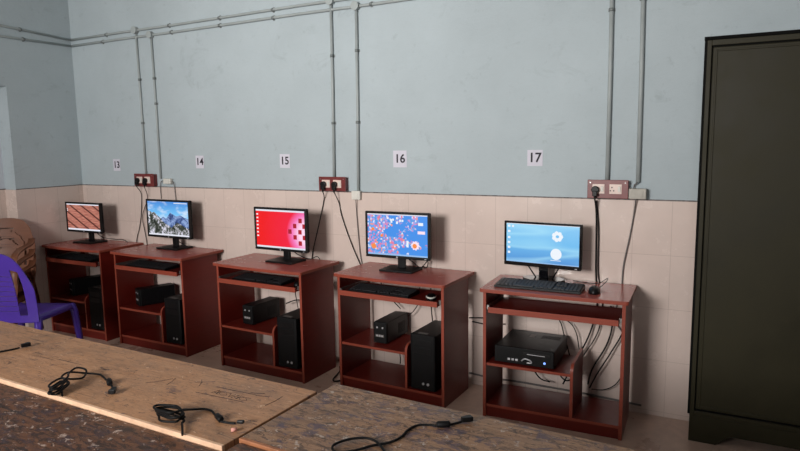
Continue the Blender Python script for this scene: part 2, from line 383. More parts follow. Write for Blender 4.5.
# ------------------------------------------------------------------ computer desks
def desk_proto(name,W_,D,bow,zsh,traygap):
    r=empty(name,(0,0,0)); H=.75; T=.02; P=.018
    fy=-D/2+.024; by=D/2-.055; xi=W_/2-.016
    # top
    pts=[]; rc=.018 if not bow else .012
    n=14
    for i in range(n+1):
        u=-1+2*i/n; x=u*(W_/2); y=-D/2-bow*(1-u*u)
        if i==0: pts+= [(x,-D/2+rc),(x+rc*.3,-D/2+rc*.3),(x+rc,-D/2-bow*.08)]
        elif i==n: pts+= [(x-rc,-D/2-bow*.08),(x-rc*.3,-D/2+rc*.3),(x,-D/2+rc)]
        else: pts.append((x,y))
    pts+=[(W_/2,D/2),(-W_/2,D/2)]
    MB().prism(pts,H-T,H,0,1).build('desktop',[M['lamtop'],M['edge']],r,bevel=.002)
    for sx in (-1,1):
        a,b=sorted((sx*xi,sx*(xi-P)))
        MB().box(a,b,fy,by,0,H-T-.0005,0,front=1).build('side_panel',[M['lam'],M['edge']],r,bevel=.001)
    ix=xi-P-.0005; xd=.105*W_/.78
    MB().box(-ix,ix,fy+.012,fy+.03,0,.058,0).build('kick_board',M['lam'],r)
    MB().box(-ix,ix,fy+.006,by-.005,.059,.075,0,front=1).build('bottom_shelf',[M['lam'],M['edge']],r)
    MB().box(-ix,xd-.0005,fy+.008,by-.02,zsh-.016,zsh,0,front=1).build('middle_shelf',[M['lam'],M['edge']],r)
    # divider rising a little above the shelf with a rounded front corner
    f0=fy+.008; b0=by-.02; zt=zsh+.05; R=.045; prof=[(f0,.0755),(b0,.0755),(b0,zt)]
    for i in range(7):
        a=PI/2+PI/2*i/6; prof.append((f0+R+R*math.cos(a),zt-R+R*math.sin(a)))
    Mx=Matrix(((0,0,1,0),(1,0,0,0),(0,1,0,0),(0,0,0,1)))
    d=MB(); d.prism(prof,xd,xd+.016,0,1,M=Mx); d.build('divider',[M['lam'],M['edge']],r)
    MB().box(-ix,ix,by-.02,by-.004,H-T-.085,H-T-.001).build('back_rail',M['lam'],r)
    # sliding keyboard tray with steel runners
    zt=.632; tr=MB(); tr.box(-ix+.014,ix-.014,fy+.0-traygap,fy+.30-traygap,zt-.014,zt,0,front=1); tr.box(-ix+.014,ix-.014,fy-.012-traygap,fy-.0001-traygap,zt-.018,zt+.014,0,front=1)
    tr=tr.build('keyboard_tray',[M['lam'],M['edge']],r,bevel=.001)
    for sx in (-1,1):
        a,b=sorted((sx*ix,sx*(ix-.0135)))
        MB().box(a,b,fy+.01-traygap,fy+.3,zt-.004,zt+.02).build('runner',M['steel'],tr)
    return r
def tree_tag(o,label,cat,group=None): return tag(o,label,cat,group)
DESK=desk_proto('computer_desk',.782,.43,.022,.30,.012)
DESK17=desk_proto('computer_desk',.789,.414,.004,.318,0)
DP={'13':(-4.535,-.230,-.006),'14':(-3.668,-.226,-.018),'15':(-2.558,-.272,-.042),'16':(-1.578,-.234,-.044),'17':(-.604,-.238,.03)}
DL={'13':'mahogany computer desk in the room corner, partly hidden by chairs','14':'mahogany computer desk under number 14 with the mountain screen',
 '15':'mahogany computer desk under number 15 with the red screen','16':'mahogany computer desk under number 16 with the blue mosaic screen',
 '17':'mahogany computer desk nearest the cabinet with keyboard on top'}
for i,n in enumerate(('13','14','15','16')):
    o=DESK if i==0 else copy_tree(DESK)
    x,y,a=DP[n]; o.location=(x,y,0); o.rotation_euler=(0,0,a); tag(o,DL[n],'desk','computer desks along the wall')
DESK.scale=(.935,1,1)
x,y,a=DP['17']; DESK17.location=(x,y,0); DESK17.rotation_euler=(0,0,a); tag(DESK17,DL['17'],'desk','computer desks along the wall')
def dl(n,u,v,z):
    x,y,a=DP[n]; c,s=math.cos(a),math.sin(a); return (x+c*u-s*v,y+s*u+c*v,z)

MB().box(.3742,.3746,-.135,-.10,.625,.675).build('faded_sticker',simple('faded_sticker_paper',(150,104,96),.6),[o for o in C.objects if o.get('label')==DL['16']][0])
# ------------------------------------------------------------------ monitors
def tex_emit(name,build):
    k=NT(name); k.b.inputs['Base Color'].default_value=(.01,.01,.01,1); k.b.inputs['Roughness'].default_value=.3
    c=build(k); k.link(c,k.b.inputs['Emission Color']); k.b.inputs['Emission Strength'].default_value=1.0; return k.m
def s13(k):
    co=k.coord((1,1,1),rot=(0,-.50,0)); w=k.add('ShaderNodeTexWave'); w.wave_type='BANDS'; w.bands_direction='Z'
    k.link(co,w.inputs['Vector']); w.inputs['Scale'].default_value=4.6; w.inputs['Distortion'].default_value=.4; w.inputs['Detail'].default_value=2
    g=k.noise(k.coord((8,1,60),rot=(0,-.5,0)),2,4)
    base=k.ramp(g,[(.3,lin((140,70,58))),(.7,lin((206,140,122)))]); return k.mix(k.ramp(w.outputs['Fac'],[(.02,W(1)),(.16,W(0))]),base,lin((70,24,20)))
def s14(k):
    t=k.add('ShaderNodeTexCoord'); sp=k.add('ShaderNodeSeparateXYZ'); k.link(t.outputs['Object'],sp.inputs[0])
    r=k.add('ShaderNodeMapRange'); k.link(sp.outputs['Z'],r.inputs[0]); r.inputs[1].default_value=.08; r.inputs[2].default_value=.37
    sky=k.ramp(r.outputs[0],[(.45,lin((190,225,248))),(.7,lin((110,190,245))),(1,lin((70,140,220)))])
    cl=k.ramp(k.noise(k.coord((6,1,16)),1.2,5),[(.5,W(0)),(.7,W(.8))]); return k.mix(cl,sky,lin((240,245,252)))
def smt(a,b,snow):
    def f(k):
        n=k.noise(k.coord((1,1,1)),26,6,.75,.8); return k.ramp(n,[(.40,lin(a)),(.50,lin(b)),(.56,lin(snow))],'LINEAR')
    return f
def s15(k):
    t=k.add('ShaderNodeTexCoord'); m=k.add('ShaderNodeMapping'); k.link(t.outputs['Object'],m.inputs[0])
    m.inputs['Location'].default_value=(-.235,0,-.21); ln=k.add('ShaderNodeVectorMath'); ln.operation='LENGTH'; k.link(m.outputs[0],ln.inputs[0])
    return k.ramp(ln.outputs['Value'],[(.07,lin((255,215,240))),(.13,lin((245,120,190))),(.18,lin((240,22,60))),(.4,lin((240,12,20)))])
def s16(k):
    v=k.add('ShaderNodeTexVoronoi'); v.distance='CHEBYCHEV'; v.inputs['Scale'].default_value=95; v.inputs['Randomness'].default_value=.6; k.link(k.coord(),v.inputs['Vector'])
    sep=k.add('ShaderNodeSeparateColor'); k.link(v.outputs['Color'],sep.inputs[0])
    colr=k.ramp(sep.outputs[0],[(0,lin((110,165,240))),(.22,lin((190,150,215))),(.40,lin((226,120,160))),(.52,lin((220,222,245))),(.64,lin((245,150,120))),(.72,lin((80,150,225)))],'CONSTANT')
    t=k.add('ShaderNodeTexCoord'); sp=k.add('ShaderNodeSeparateXYZ'); k.link(t.outputs['Object'],sp.inputs[0])
    n=k.noise(k.coord((1,1,1),loc=(.3,0,.1)),13,3,.6)
    mr=k.add('ShaderNodeMapRange'); k.link(sp.outputs['X'],mr.inputs[0]); mr.inputs[1].default_value=-.23; mr.inputs[2].default_value=.12; mr.inputs[3].default_value=.30; mr.inputs[4].default_value=-.02
    ad=k.add('ShaderNodeMath'); ad.operation='ADD'; k.link(n,ad.inputs[0]); k.link(mr.outputs[0],ad.inputs[1])
    mk=k.ramp(ad.outputs[0],[(.57,W(0)),(.60,W(1))]); return k.mix(mk,lin((62,142,232)),colr)
def s17(k):
    t=k.add('ShaderNodeTexCoord'); sp=k.add('ShaderNodeSeparateXYZ'); k.link(t.outputs['Object'],sp.inputs[0])
    r=k.add('ShaderNodeMapRange'); k.link(sp.outputs['Z'],r.inputs[0]); r.inputs[1].default_value=.08; r.inputs[2].default_value=.35
    base=k.ramp(r.outputs[0],[(0,lin((62,128,205))),(.5,lin((104,184,236))),(1,lin((128,196,240)))])
    w=k.ramp(k.noise(k.coord((1.2,1,7),rot=(0,.12,0)),1.3,1,.3,.2),[(.40,W(0)),(.5,W(.5)),(.60,W(0))]); return k.mix(w,base,lin((175,232,250)))
WH=emit('icon_white',(235,242,250)); BAR=emit('taskbar_pale',(225,228,240)); DR=emit('dark_red_square',(170,22,40)); PK=emit('pale_pink_circle',(250,225,240)); ORG=emit('orange_mark',(245,140,70)); TL=emit('taskbar_blue',(150,190,235))
MTF=tex_emit('far_blue_mountain',smt((34,56,104),(70,100,160),(140,165,210))); MTN=tex_emit('near_snow_mountain',smt((26,36,32),(70,78,66),(214,212,226)))
SCR={'13':tex_emit('screen_wood_planks',s13),'14':tex_emit('screen_sky',s14),'15':tex_emit('screen_red',s15),'16':tex_emit('screen_blue_mosaic',s16),'17':tex_emit('screen_blue_streaks',s17)}
def monitor(n,label,x,y,a,w,z0,z1,glossy=False,tilt=0):
    r=empty('computer_monitor',(x,y,.7505),a,label,'monitor'); zb=z0-.75; zt=z1-.75; b=.015 if not glossy else .013
    bm_=M['gloss'] if glossy else M['black']
    m=MB()   # frame around the screen
    cb=.022 if glossy else .018
    m.box(-w/2,w/2,-.022,-.004,zb,zb+cb); m.box(-w/2,w/2,-.022,-.004,zt-b,zt); m.box(-w/2,-w/2+b,-.022,-.004,zb+cb,zt-b); m.box(w/2-b,w/2,-.022,-.004,zb+cb,zt-b)
    m.build('bezel',bm_,r,bevel=.003)
    m=MB(); m.box(-w/2+.002,w/2-.002,-.0038,.012,zb+.002,zt-.002)
    m.prism([(-w*.34,zb+.05),(w*.34,zb+.05),(w*.34,zt-.05),(-w*.34,zt-.05)],0,.03,M=Matrix(((1,0,0,0),(0,0,1,.0122),(0,1,0,0),(0,0,0,1))))
    m.build('back_shell',M['matte'],r,bevel=.004)
    X0,X1,Z0,Z1=-w/2+b,w/2-b,zb+cb,zt-b; ys=-.017
    s=MB(); s.box(X0,X1,ys,-.0045,Z0,Z1)
    mats=[SCR[n],WH,BAR,DR,PK,ORG,TL,MTF,MTN]
    L=[ys]
    def poly(pts,mi,lay=1):
        yy=ys-.0003*lay; i=len(s.v); s.v+=[(X0+(X1-X0)*u,yy,Z0+(Z1-Z0)*v) for u,v in pts]; s.face(tuple(range(i,i+len(pts))),mi)
    def rect(u0,v0,u1,v1,mi,lay=1): poly([(u0,v0),(u1,v0),(u1,v1),(u0,v1)],mi,lay)
    def disc(u,v,ru,mi,lay=1,jag=0,k=18):
        asp=(X1-X0)/(Z1-Z0); poly([(u+ru*(1-jag*(i%2))*math.cos(2*PI*i/k),v+ru*asp*(1-jag*(i%2))*math.sin(2*PI*i/k)) for i in range(k)],mi,lay)
    if n=='13':
        rect(0,0,1,.06,2); rect(0,.96,1,1,5 if 0 else 2)
        for v in (.72,.78): rect(.01,v,.03,v+.04,1,2)
    if n=='14':
        random.seed(3)
        far=[(0,.50),(.1,.46),(.2,.52),(.28,.47),(.38,.55),(.45,.50),(.53,.58),(.62,.64),(.7,.58),(.8,.62),(.9,.55),(1,.52)]
        poly([(0,.2)]+[(1,.2)]+far[::-1],7,1)
        mid=[(.3,.35),(.42,.45),(.5,.58),(.56,.68),(.6,.66),(.68,.55),(.78,.50),(.86,.46),(1,.34)]
        poly([(.25,.1),(1,.1)]+mid[::-1],7,2)
        near=[(0,.72),(.06,.70),(.1,.66),(.16,.68),(.24,.58),(.3,.52),(.36,.42),(.42,.36),(.5,.30),(.58,.24),(.64,.32),(.72,.40),(.8,.36),(.9,.28),(1,.24)]
        poly([(0,.04),(1,.04)]+near[::-1],8,3); rect(0,0,1,.045,2,4); rect(.66,.95,.98,.975,2,4)
        for v in (.4,.5,.62): rect(.02,v,.045,v+.04,1,4)
    if n=='15':
        for u,v in ((.91,.75),(.80,.61),(.70,.46),(.80,.32),(.90,.46),(.90,.17),(.985,.61),(.985,.32)):
            hw=.034; rect(u-hw,v-.058,min(1,u+hw),v+.058,3,2)
        rect(0,0,1,.045,2,2); rect(0,.955,1,1,2,2)
        for i in range(7):
            v=.28+i*.095; rect(.012,v,.05,v+.036,1,2)
    if n=='16':
        rect(0,0,1,.035,6,1); rect(0,.975,1,1,2,1); disc(.1,.2,.045,5,1,.2); disc(.09,.62,.03,5,1,.2); disc(.24,.47,.025,5,1,.2)
        rect(.655,.22,.69,.38,1,1); disc(.80,.27,.075,4,1,.25); disc(.79,.26,.04,5,2,.2); rect(.85,.75,.93,.82,1,1); rect(.84,.55,.96,.62,4,1)
        for i in range(12): rect(.02+random.random()*.5,.8+random.random()*.1,.0,.0,1,1) if 0 else None
        for i in range(9):
            u=.33+random.random()*.25; v=.76+random.random()*.14; rect(u,v,u+.03,v+.05,1,1)
    if n=='17':
        for i,v in enumerate((.90,.76,.60,.47,.34,.21)): rect(.02,v,.055,v+.055,1)
        rect(.08,.9,.105,.95,1); disc(.695,.27,.075,1,1,0,24); rect(.62,.10,.76,.115,1)
        for i in range(7):
            t=2*PI*i/7; disc(.71+.048*math.cos(t),.72+.085*math.sin(t),.032,1,1+i%3,.25,14)
        rect(0,0,1,.02,6,1); rect(0,.985,1,1,2,1)
    s.build('screen',mats,r)
    if glossy:
        # v-shaped stand with an oval foot
        MB().box(-.028,.028,.016,.04,.012,zb+.06).build('stand_neck',M['gloss'],r,bevel=.004)
        pts=[(.125*math.cos(2*PI*i/28),.045+.085*math.sin(2*PI*i/28)-.02) for i in range(28)]
        MB().prism(pts,0,.012).build('stand_base',M['gloss'],r,bevel=.004)
        for sx in (-1,1): MB().tube([(sx*.05,.03,.012),(sx*.10,.012,zb+.01)],.004,n=6).build('stand_strut',M['black'],r)
    else:
        MB().box(-.026,.026,.036,.058,.012,zb+.12).build('stand_neck',M['black'],r,bevel=.004)
        MB().prism([(-.115,-.055),(.115,-.055),(.115,.115),(-.115,.115)],0,.013).build('stand_base',M['black'],r,bevel=.004)
        MB().cyl((0,-.0222,zb+.009),(0,-.0228,zb+.009),.006,n=12).build('round_badge',M['logo'],r)
    MB().box(w/2-.035,w/2-.022,-.0226,-.022,zb+.006,zb+.010).build('power_light',M['logo'],r)
    if tilt: pass
    return r
MP={'13':(-4.62,-.215,.015,.437,.842,1.098),'14':(-3.685,-.155,-.015,.478,.840,1.142),'15':(-2.50,-.262,-.042,.460,.832,1.130),'16':(-1.622,-.212,.01,.452,.834,1.130),'17':(-.723,-.130,-.075,.458,.833,1.095)}
monitor('13','black monitor showing diagonal brown planks, in the room corner',*MP['13'])
monitor('14','black monitor showing snowy mountains under blue sky',*MP['14'])
monitor('15','black monitor showing a red screen with dark red squares',*MP['15'])
monitor('16','black monitor showing a blue screen with pink and orange mosaic patches',*MP['16'])
monitor('17','wide glossy black monitor showing light blue screen with two white round marks',*MP['17'],glossy=True)

# ------------------------------------------------------------------ keyboards and mice
def keyboard(loc,rz,label,w=.44,group=None):
    r=empty('keyboard',loc,rz,label,'keyboard',group)
    Mx=Matrix(((0,0,1,0),(1,0,0,0),(0,1,0,0),(0,0,0,1)))
    MB().prism([(-.075,0),(.075,0),(.075,.024),(-.075,.012)],-w/2,w/2,M=Mx).build('case',M['black'],r,bevel=.003)
    k=MB(); sl=.08
    for row in range(6):
        v=-.062+row*.0215; n=[9,15,15,15,15,15][row]; x=-w/2+.012
        W_=(w*.66)
        for i in range(n):
            kw=W_/15
            if row==0 and i==4: kk=kw*5.4
            else: kk=kw*.86
            xx=x; x+=kw*(6 if (row==0 and i==4) else (1.12 if row==0 else 1)); z=.0125+(v+.075)*sl
            k.box(xx,xx+kk,v,v+.0185,z,z+.0065)
        for g0,cn in ((.70,3),(.83,4)):
            for c in range(cn):
                if g0==.70 and row in (2,) : continue
                xx=-w/2+w*g0+c*w*.0405; z=.0125+(v+.075)*sl; k.box(xx,xx+w*.034,v,v+.0185,z,z+.0065)
    k.build('keys',M['key'],r)
    return r
def mouse(loc,rz,label,pale=False):
    r=empty('computer_mouse',loc,rz,label,'mouse'); m=MB(); n=14; rows=[]
    b=0
    for j in range(7):
        t=j/6; R=math.cos(t*PI/2)**.55 if j<6 else 0.02; z=.034*math.sin(t*PI/2)**.9
        for i in range(n):
            a=2*PI*i/n; m.v.append((.031*R*math.cos(a),.054*R*math.sin(a)-.004*t,z))
    for j in range(6):
        for i in range(n): m.face((j*n+i,j*n+(i+1)%n,(j+1)*n+(i+1)%n,(j+1)*n+i),0,True)
    m.face(tuple(range(n))[::-1]); m.face(tuple(6*n+i for i in range(n)),0,True)
    m.build('mouse_body',M['black'],r)
    MB().cyl((-.003,.03,.027),(.003,.03,.027),.008,n=12).build('scroll_wheel',M['greycord'],r)
    if pale:
        q=MB().tube(smooth_path([(-.030,.02,.014),(-.022,-.030,.018),(0,-.048,.017),(.022,-.030,.018),(.030,.02,.014)]),.005,n=6); q.build('trim_band',M['whitebox'],r)  # pale crescent painting a reflection on the black mouse
    return r
keyboard(dl('17',-.092,-.068,.7505),DP['17'][2]-.005,'black keyboard on the desktop below the light blue screen',.475)
mouse(dl('17',.205,-.068,.7505),.1,'black mouse on the desktop right of the keyboard')
cable('mouse_cable',[dl('17',.207,-.012,.768),dl('17',.215,.03,.756),dl('17',.25,.06,.79),dl('17',.25,.09,.80),dl('17',.21,.10,.77),dl('17',.16,.14,.754),dl('17',.05,.17,.754)],.0022,'thin black mouse cable looping behind the desktop mouse')
for n,u,lab in (('13',-.03,'black keyboard on the tray of the corner desk'),('14',-.05,'black keyboard on the tray of the desk with the mountain screen'),('15',-.03,'black keyboard on the tray under the red screen'),('16',-.09,'black keyboard on the tray under the blue mosaic screen')):
    keyboard(dl(n,u,-.10,.6325),DP[n][2],lab,.44)
mouse(dl('16',.255,-.115,.6325),.4,'black mouse with a pale band on the tray of the desk under number 16',True)
mouse(dl('15',.285,-.10,.6325),.2,'black mouse on the tray of the desk under number 15')

# ------------------------------------------------------------------ power backup units and towers
def ups(loc,rz,label):
    r=empty('power_backup_unit',loc,rz,label,'power backup unit','power backup units on the desk shelves')
    w,d,h=.095,.285,.140
    MB().box(-w/2,w/2,-d/2+.012,d/2,.004,h).build('casing',M['black'],r,bevel=.005)
    MB().box(-w/2+.001,w/2-.001,-d/2,-d/2+.0118,.004,h-.002).build('front_panel',M['matte'],r,bevel=.004)
    for bx in (-.02,.02): MB().cyl((bx,-d/2-.0025,h-.035),(bx,-d/2-.0001,h-.035),.006,n=12).build('button',M['logo'],r)
    q=MB(); q.box(-.032,.028,-d/2-.0012,-d/2-.0002,.044,.060); q.build('name_plate',M['greycord'],r)
    for i in range(3): MB().box(-.026+i*.018,-.014+i*.018,-d/2-.0018,-d/2-.0013,.047,.057).build('lettering',M['logo'],r)
    q=MB()
    for i in range(7): q.box(w/2-.0002,w/2+.0008,d/2-.13+i*.014,d/2-.124+i*.014,.03,.10)
    q.build('side_vent',M['matte'],r)
    for a in (-1,1):
        for b in (-1,1): MB().cyl((a*.035,b*.11,0),(a*.035,b*.11,.0045),.008,n=10).build('foot',M['matte'],r)
    return r
ZS=.3005
ups(dl('16',-.115,.03,ZS),DP['16'][2]+.02,'black boxy power backup unit on the shelf under the blue mosaic screen')
ups(dl('15',-.185,.04,ZS),DP['15'][2]-.02,'black boxy power backup unit on the shelf under the red screen')
ups(dl('14',-.19,.03,ZS),-.42,'black boxy power backup unit turned sideways on the shelf under the mountain screen')
ups(dl('13',-.16,.05,ZS),-.35,'black boxy power backup unit on the dark shelf of the corner desk')
def tower(loc,rz,label,h=.345):
    r=empty('computer_tower',loc,rz,label,'computer tower','computer towers standing in the desks'); w,d=.165,.33
    MB().box(-w/2,w/2,-d/2+.02,d/2,.006,h).build('casing',M['black'],r,bevel=.003)
    MB().prism([(-w/2,-d/2+.006),(-w/2+.01,-d/2),(w/2-.01,-d/2),(w/2,-d/2+.006),(w/2,-d/2+.0198),(-w/2,-d/2+.0198)],.006,h+.002).build('front_panel',M['matte'],r,bevel=.002)
    MB().box(-w*.36,w*.36,-d/2-.0015,-d/2-.0001,h-.065,h-.028).build('drive_bay',M['black'],r,bevel=.001)
    MB().box(-w*.36,w*.36,-d/2-.0012,-d/2-.0001,h-.115,h-.078).build('drive_bay',M['black'],r,bevel=.001)
    for bx,rr in ((.0,.0075),(.032,.0085)): MB().cyl((bx+.005,-d/2-.003,.045),(bx+.005,-d/2-.0001,.045),rr,n=14).build('round_emblem',M['logo'],r)
    MB().box(-.045,.02,-d/2+.03,-d/2+.055,h+.0001,h+.0015).build('top_label',M['greycord'],r)
    for a in (-1,1):
        for b in (-1,1): MB().cyl((a*.06,b*.12,0),(a*.06,b*.12,.0065),.009,n=10).build('foot',M['matte'],r)
    return r
for n,lab in (('13','black computer tower in the dark lower bay of the corner desk'),('14','black computer tower in the right bay of the desk with the mountain screen'),('15','black computer tower in the right bay under the red screen'),('16','black computer tower in the right bay under the blue mosaic screen')):
    tower(dl(n,.222,-.01,.0755),DP[n][2],lab)
# desktop computer lying flat on the shelf of the last desk
r=empty('desktop_computer',dl('17',-.150,.02,.3185),DP['17'][2]-.02,'flat black desktop computer lying on the shelf of the desk nearest the cabinet','computer')
w,d,h=.335,.345,.098
MB().box(-w/2,w/2,-d/2+.016,d/2,.006,h).build('casing',M['black'],r,bevel=.004)
MB().box(-w/2,w/2,-d/2,-d/2+.0158,.006,h+.001).build('front_panel',M['matte'],r,bevel=.003)
MB().box(.00,.145,-d/2-.0014,-d/2-.0001,h-.034,h-.018).build('disc_drive',M['black'],r,bevel=.001)
MB().box(.02,.12,-d/2-.0022,-d/2-.0016,h-.029,h-.026).build('drive_slot',M['logo'],r)
q=MB()
for i in range(9): q.box(.04+i*.012,.048+i*.012,.06,.12,h+.0001,h+.001)
q.build('top_vent',M['matte'],r)
MB().box(-.03,.00,.05,.11,h+.0001,h+.001).build('top_label',M['greycord'],r)
for i in range(3): MB().box(-.09+i*.022,-.076+i*.022,-d/2-.0012,-d/2-.0001,.024,.036).build('port',M['logo'],r)
q=MB().tube(smooth_path([(-.01,-d/2-.003,.03),(.01,-d/2-.004,.044),(.04,-d/2-.003,.036),(.045,-d/2-.003,.024),(.02,-d/2-.003,.022)]),.004,n=6); q.build('silver_port_trim',M['logo'],r)
MB().cyl((.118,-d/2-.003,.032),(.118,-d/2-.0001,.032),.006,n=12).build('power_light',emit('blue_power_light',(120,160,255),2.0),r)
for a in (-1,1):
    for b in (-1,1): MB().cyl((a*.14,b*.13,0),(a*.14,b*.13,.0065),.01,n=10).build('foot',M['matte'],r)

# ------------------------------------------------------------------ hanging cables
yw=-.018
cable('power_cable',[(-.450,-.065,1.235),(-.446,yw-.01,1.15),(-.444,yw,.98),(-.441,yw,.80),(-.43,yw,.60),(-.47,yw-.03,.42),(-.55,-.07,.25),(-.60,-.09,.13)],.0048,'thick black cable from the plug right of number 17 down behind the desk')
cable('power_cable',[(-.448,yw,1.22),(-.432,yw,1.05),(-.428,yw,.80),(-.40,yw,.62),(-.42,yw-.02,.45),(-.52,-.06,.26),(-.56,-.07,.14)],.0035,'second thinner black cable hanging beside the thick one right of number 17')
cable('network_cable',[(-.236,-.036,1.238),(-.244,yw,1.16),(-.262,yw,1.03),(-.292,yw,.85),(-.30,yw,.70),(-.33,yw,.55),(-.26,yw,.43)],.0042,'dark cable hanging from the beige box toward the desk nearest the cabinet','greycord')
cable('power_cable',[(-2.286,-.065,1.232),(-2.31,yw,1.17),(-2.362,yw,.985),(-2.42,yw,.79),(-2.45,yw,.62)],.0034,'black cable from the left plug of the middle board down behind the red screen desk')
cable('power_cable',[(-2.194,-.065,1.232),(-2.185,yw,1.15),(-2.165,yw,1.06),(-2.105,yw,.90),(-2.03,yw,.74),(-1.95,yw,.6)],.0034,'black cable from the right plug of the middle board slanting toward the mosaic screen desk')
cable('network_cable',[(-2.04,-.03,1.178),(-2.045,yw,1.10),(-2.035,yw,.95),(-2.02,yw,.78),(-1.98,yw,.62)],.003,'thin grey cable hanging straight from the white box left of number 16','greycord')
cable('power_cable',[(-4.143,-.065,1.228),(-4.150,yw,1.16),(-4.168,yw,1.0),(-4.20,yw,.88),(-4.245,yw,.77),(-4.26,yw,.65)],.003,'black cable from the left plug of the far board crossing down behind the desks')
cable('power_cable',[(-4.051,-.065,1.228),(-4.075,yw-.004,1.13),(-4.145,yw-.008,.98),(-4.140,yw,.86),(-4.125,yw,.76),(-4.12,yw,.65)],.003,'black cable from the right plug of the far board crossing down behind the desks')
cable('network_cable',[(-3.79,-.02,1.275),(-3.765,yw,1.26),(-3.755,yw,1.15),(-3.75,yw,1.0),(-3.75,yw,.8)],.003,'thin dark cable hanging from the white box behind the mountain screen','greycord')
cable('network_cable',[(-3.862,-.02,1.275),(-3.90,yw,1.275),(-3.92,yw,1.24),(-3.92,yw,1.13)],.003,'short grey cable looping left of the small white box above the mountain screen','greycord')
cable('network_cable',[(-.232,-.03,1.325),(-.247,-.02,1.31),(-.25,-.02,1.29),(-.235,-.03,1.285)],.0035,'short dark wire between the thick pipe and the beige box','greycord')
def desk_cables(n,L):
    for i,(pts,r_,lab) in enumerate(L): cable('desk_cable',[dl(n,*p) for p in pts],r_,lab)
desk_cables('17',[([(-.25,.19,.60),(-.30,.19,.56),(-.37,.205,.51),(-.45,.21,.47),(-.60,.21,.45)],.004,'black cable slanting left under the tray of the desk nearest the cabinet'),
 ([(-.16,.17,.61),(-.10,.19,.56),(-.03,.20,.50),(.00,.19,.42),(.04,.17,.30)],.0035,'black cable curving down behind the flat desktop computer'),
 ([(-.20,.185,.58),(-.10,.20,.53),(.02,.20,.50),(.07,.19,.44),(.09,.19,.34)],.003,'thinner black cable arcing above the flat desktop computer'),
 ([(.26,.19,.62),(.27,.19,.50),(.24,.19,.38),(.17,.17,.24),(.15,.15,.15)],.0048,'thick black cable sagging in the open right bay nearest the cabinet'),
 ([(.34,.19,.60),(.33,.19,.48),(.27,.18,.35),(.20,.16,.22),(.16,.15,.13)],.0042,'black cable bowing right in the open bay nearest the cabinet'),
 ([(.345,.20,.24),(.30,.19,.16),(.24,.17,.125),(.17,.16,.12)],.003,'black cable curling low in the open right bay nearest the cabinet'),
 ([(-.20,.17,.29),(-.18,.17,.20),(-.13,.16,.14),(-.07,.15,.13)],.0042,'black cable drooping below the flat desktop computer, left'),
 ([(-.05,.17,.29),(-.03,.17,.20),(.02,.16,.15),(.07,.16,.17)],.0042,'black cable drooping below the flat desktop computer, right')])
desk_cables('16',[([(-.28,.18,.62),(-.24,.18,.55),(-.16,.17,.49),(-.12,.165,.46)],.0035,'black cable from the tray down to the backup unit under the mosaic screen'),
 ([(.02,.18,.62),(.01,.18,.52),(-.02,.17,.46),(-.06,.165,.42)],.003,'thin black cable behind the backup unit under the mosaic screen'),
 ([(.10,.18,.62),(.10,.185,.50),(.11,.18,.42),(.12,.18,.34)],.004,'straight black cable between backup unit and tower under the mosaic screen'),
 ([(.20,.18,.62),(.22,.18,.50),(.27,.17,.44),(.31,.17,.42)],.003,'thin black cable reaching the tower under the mosaic screen'),
 ([(-.16,.18,.28),(-.15,.18,.20),(-.13,.17,.12),(-.12,.15,.085)],.0038,'left black cable hanging in the lower bay under the mosaic screen'),
 ([(-.05,.18,.28),(-.04,.18,.18),(.0,.17,.12),(.03,.15,.085)],.0038,'right black cable hanging in the lower bay under the mosaic screen')])
desk_cables('15',[([(-.02,.19,.60),(.01,.185,.50),(.03,.18,.42),(.05,.175,.33)],.003,'thin black cable hanging behind the backup unit under the red screen'),
 ([(.30,.18,.57),(.22,.178,.505),(.12,.175,.455),(.02,.170,.44),(-.08,.188,.40)],.004,'black cable looping from tray to backup unit under the red screen'),
 ([(.25,.19,.61),(.275,.19,.53),(.22,.185,.44),(.14,.18,.34)],.003,'thin black cable dropping to the tower under the red screen')])
desk_cables('14',[([(-.02,.165,.40),(.03,.17,.45),(.08,.175,.41),(.10,.18,.34)],.004,'black cable curving from the backup unit under the mountain screen'),
 ([(.12,.18,.55),(.13,.18,.45),(.14,.18,.37)],.0035,'grey cable above the tower under the mountain screen')])
cable('monitor_cable',[(-1.60,-.17,.84),(-1.57,-.12,.80),(-1.53,-.08,.756),(-1.49,-.06,.80),(-1.50,-.05,.755),(-1.53,-.04,.754)],.0032,'short black cable curling behind the mosaic screen stand')
cable('monitor_cable',[(-2.47,-.22,.84),(-2.43,-.17,.79),(-2.38,-.12,.757),(-2.33,-.10,.775),(-2.31,-.09,.755)],.0032,'short black cable trailing behind the red screen stand')
cable('monitor_cable',[(-3.70,-.12,.84),(-3.65,-.09,.79),(-3.58,-.07,.756),(-3.55,-.06,.755)],.003,'short black cable trailing behind the mountain screen stand')
cable('monitor_cable',[(-4.56,-.17,.84),(-4.52,-.13,.79),(-4.42,-.09,.775),(-4.34,-.08,.775),(-4.29,-.07,.755)],.003,'short black cable trailing behind the corner monitor stand')
cable('floor_cable',[(-2.15,-.12,.006),(-2.10,-.2,.006),(-2.06,-.34,.006),(-2.02,-.36,.006),(-1.96,-.28,.006)],.005,'black cable on the floor between the red and mosaic screen desks')
cable('wall_cable',[(-1.20,yw,.42),(-1.10,yw-.004,.415),(-.98,yw,.43)],.004,'black cable spanning the gap between the two rightmost desks at shelf height')
cable('wall_cable',[(-1.22,yw,.075),(-1.05,yw,.065),(-.9,yw,.07),(-.5,yw,.065),(-.17,yw,.05)],.006,'grey cable along the foot of the tiled wall behind the two rightmost desks','greycord')

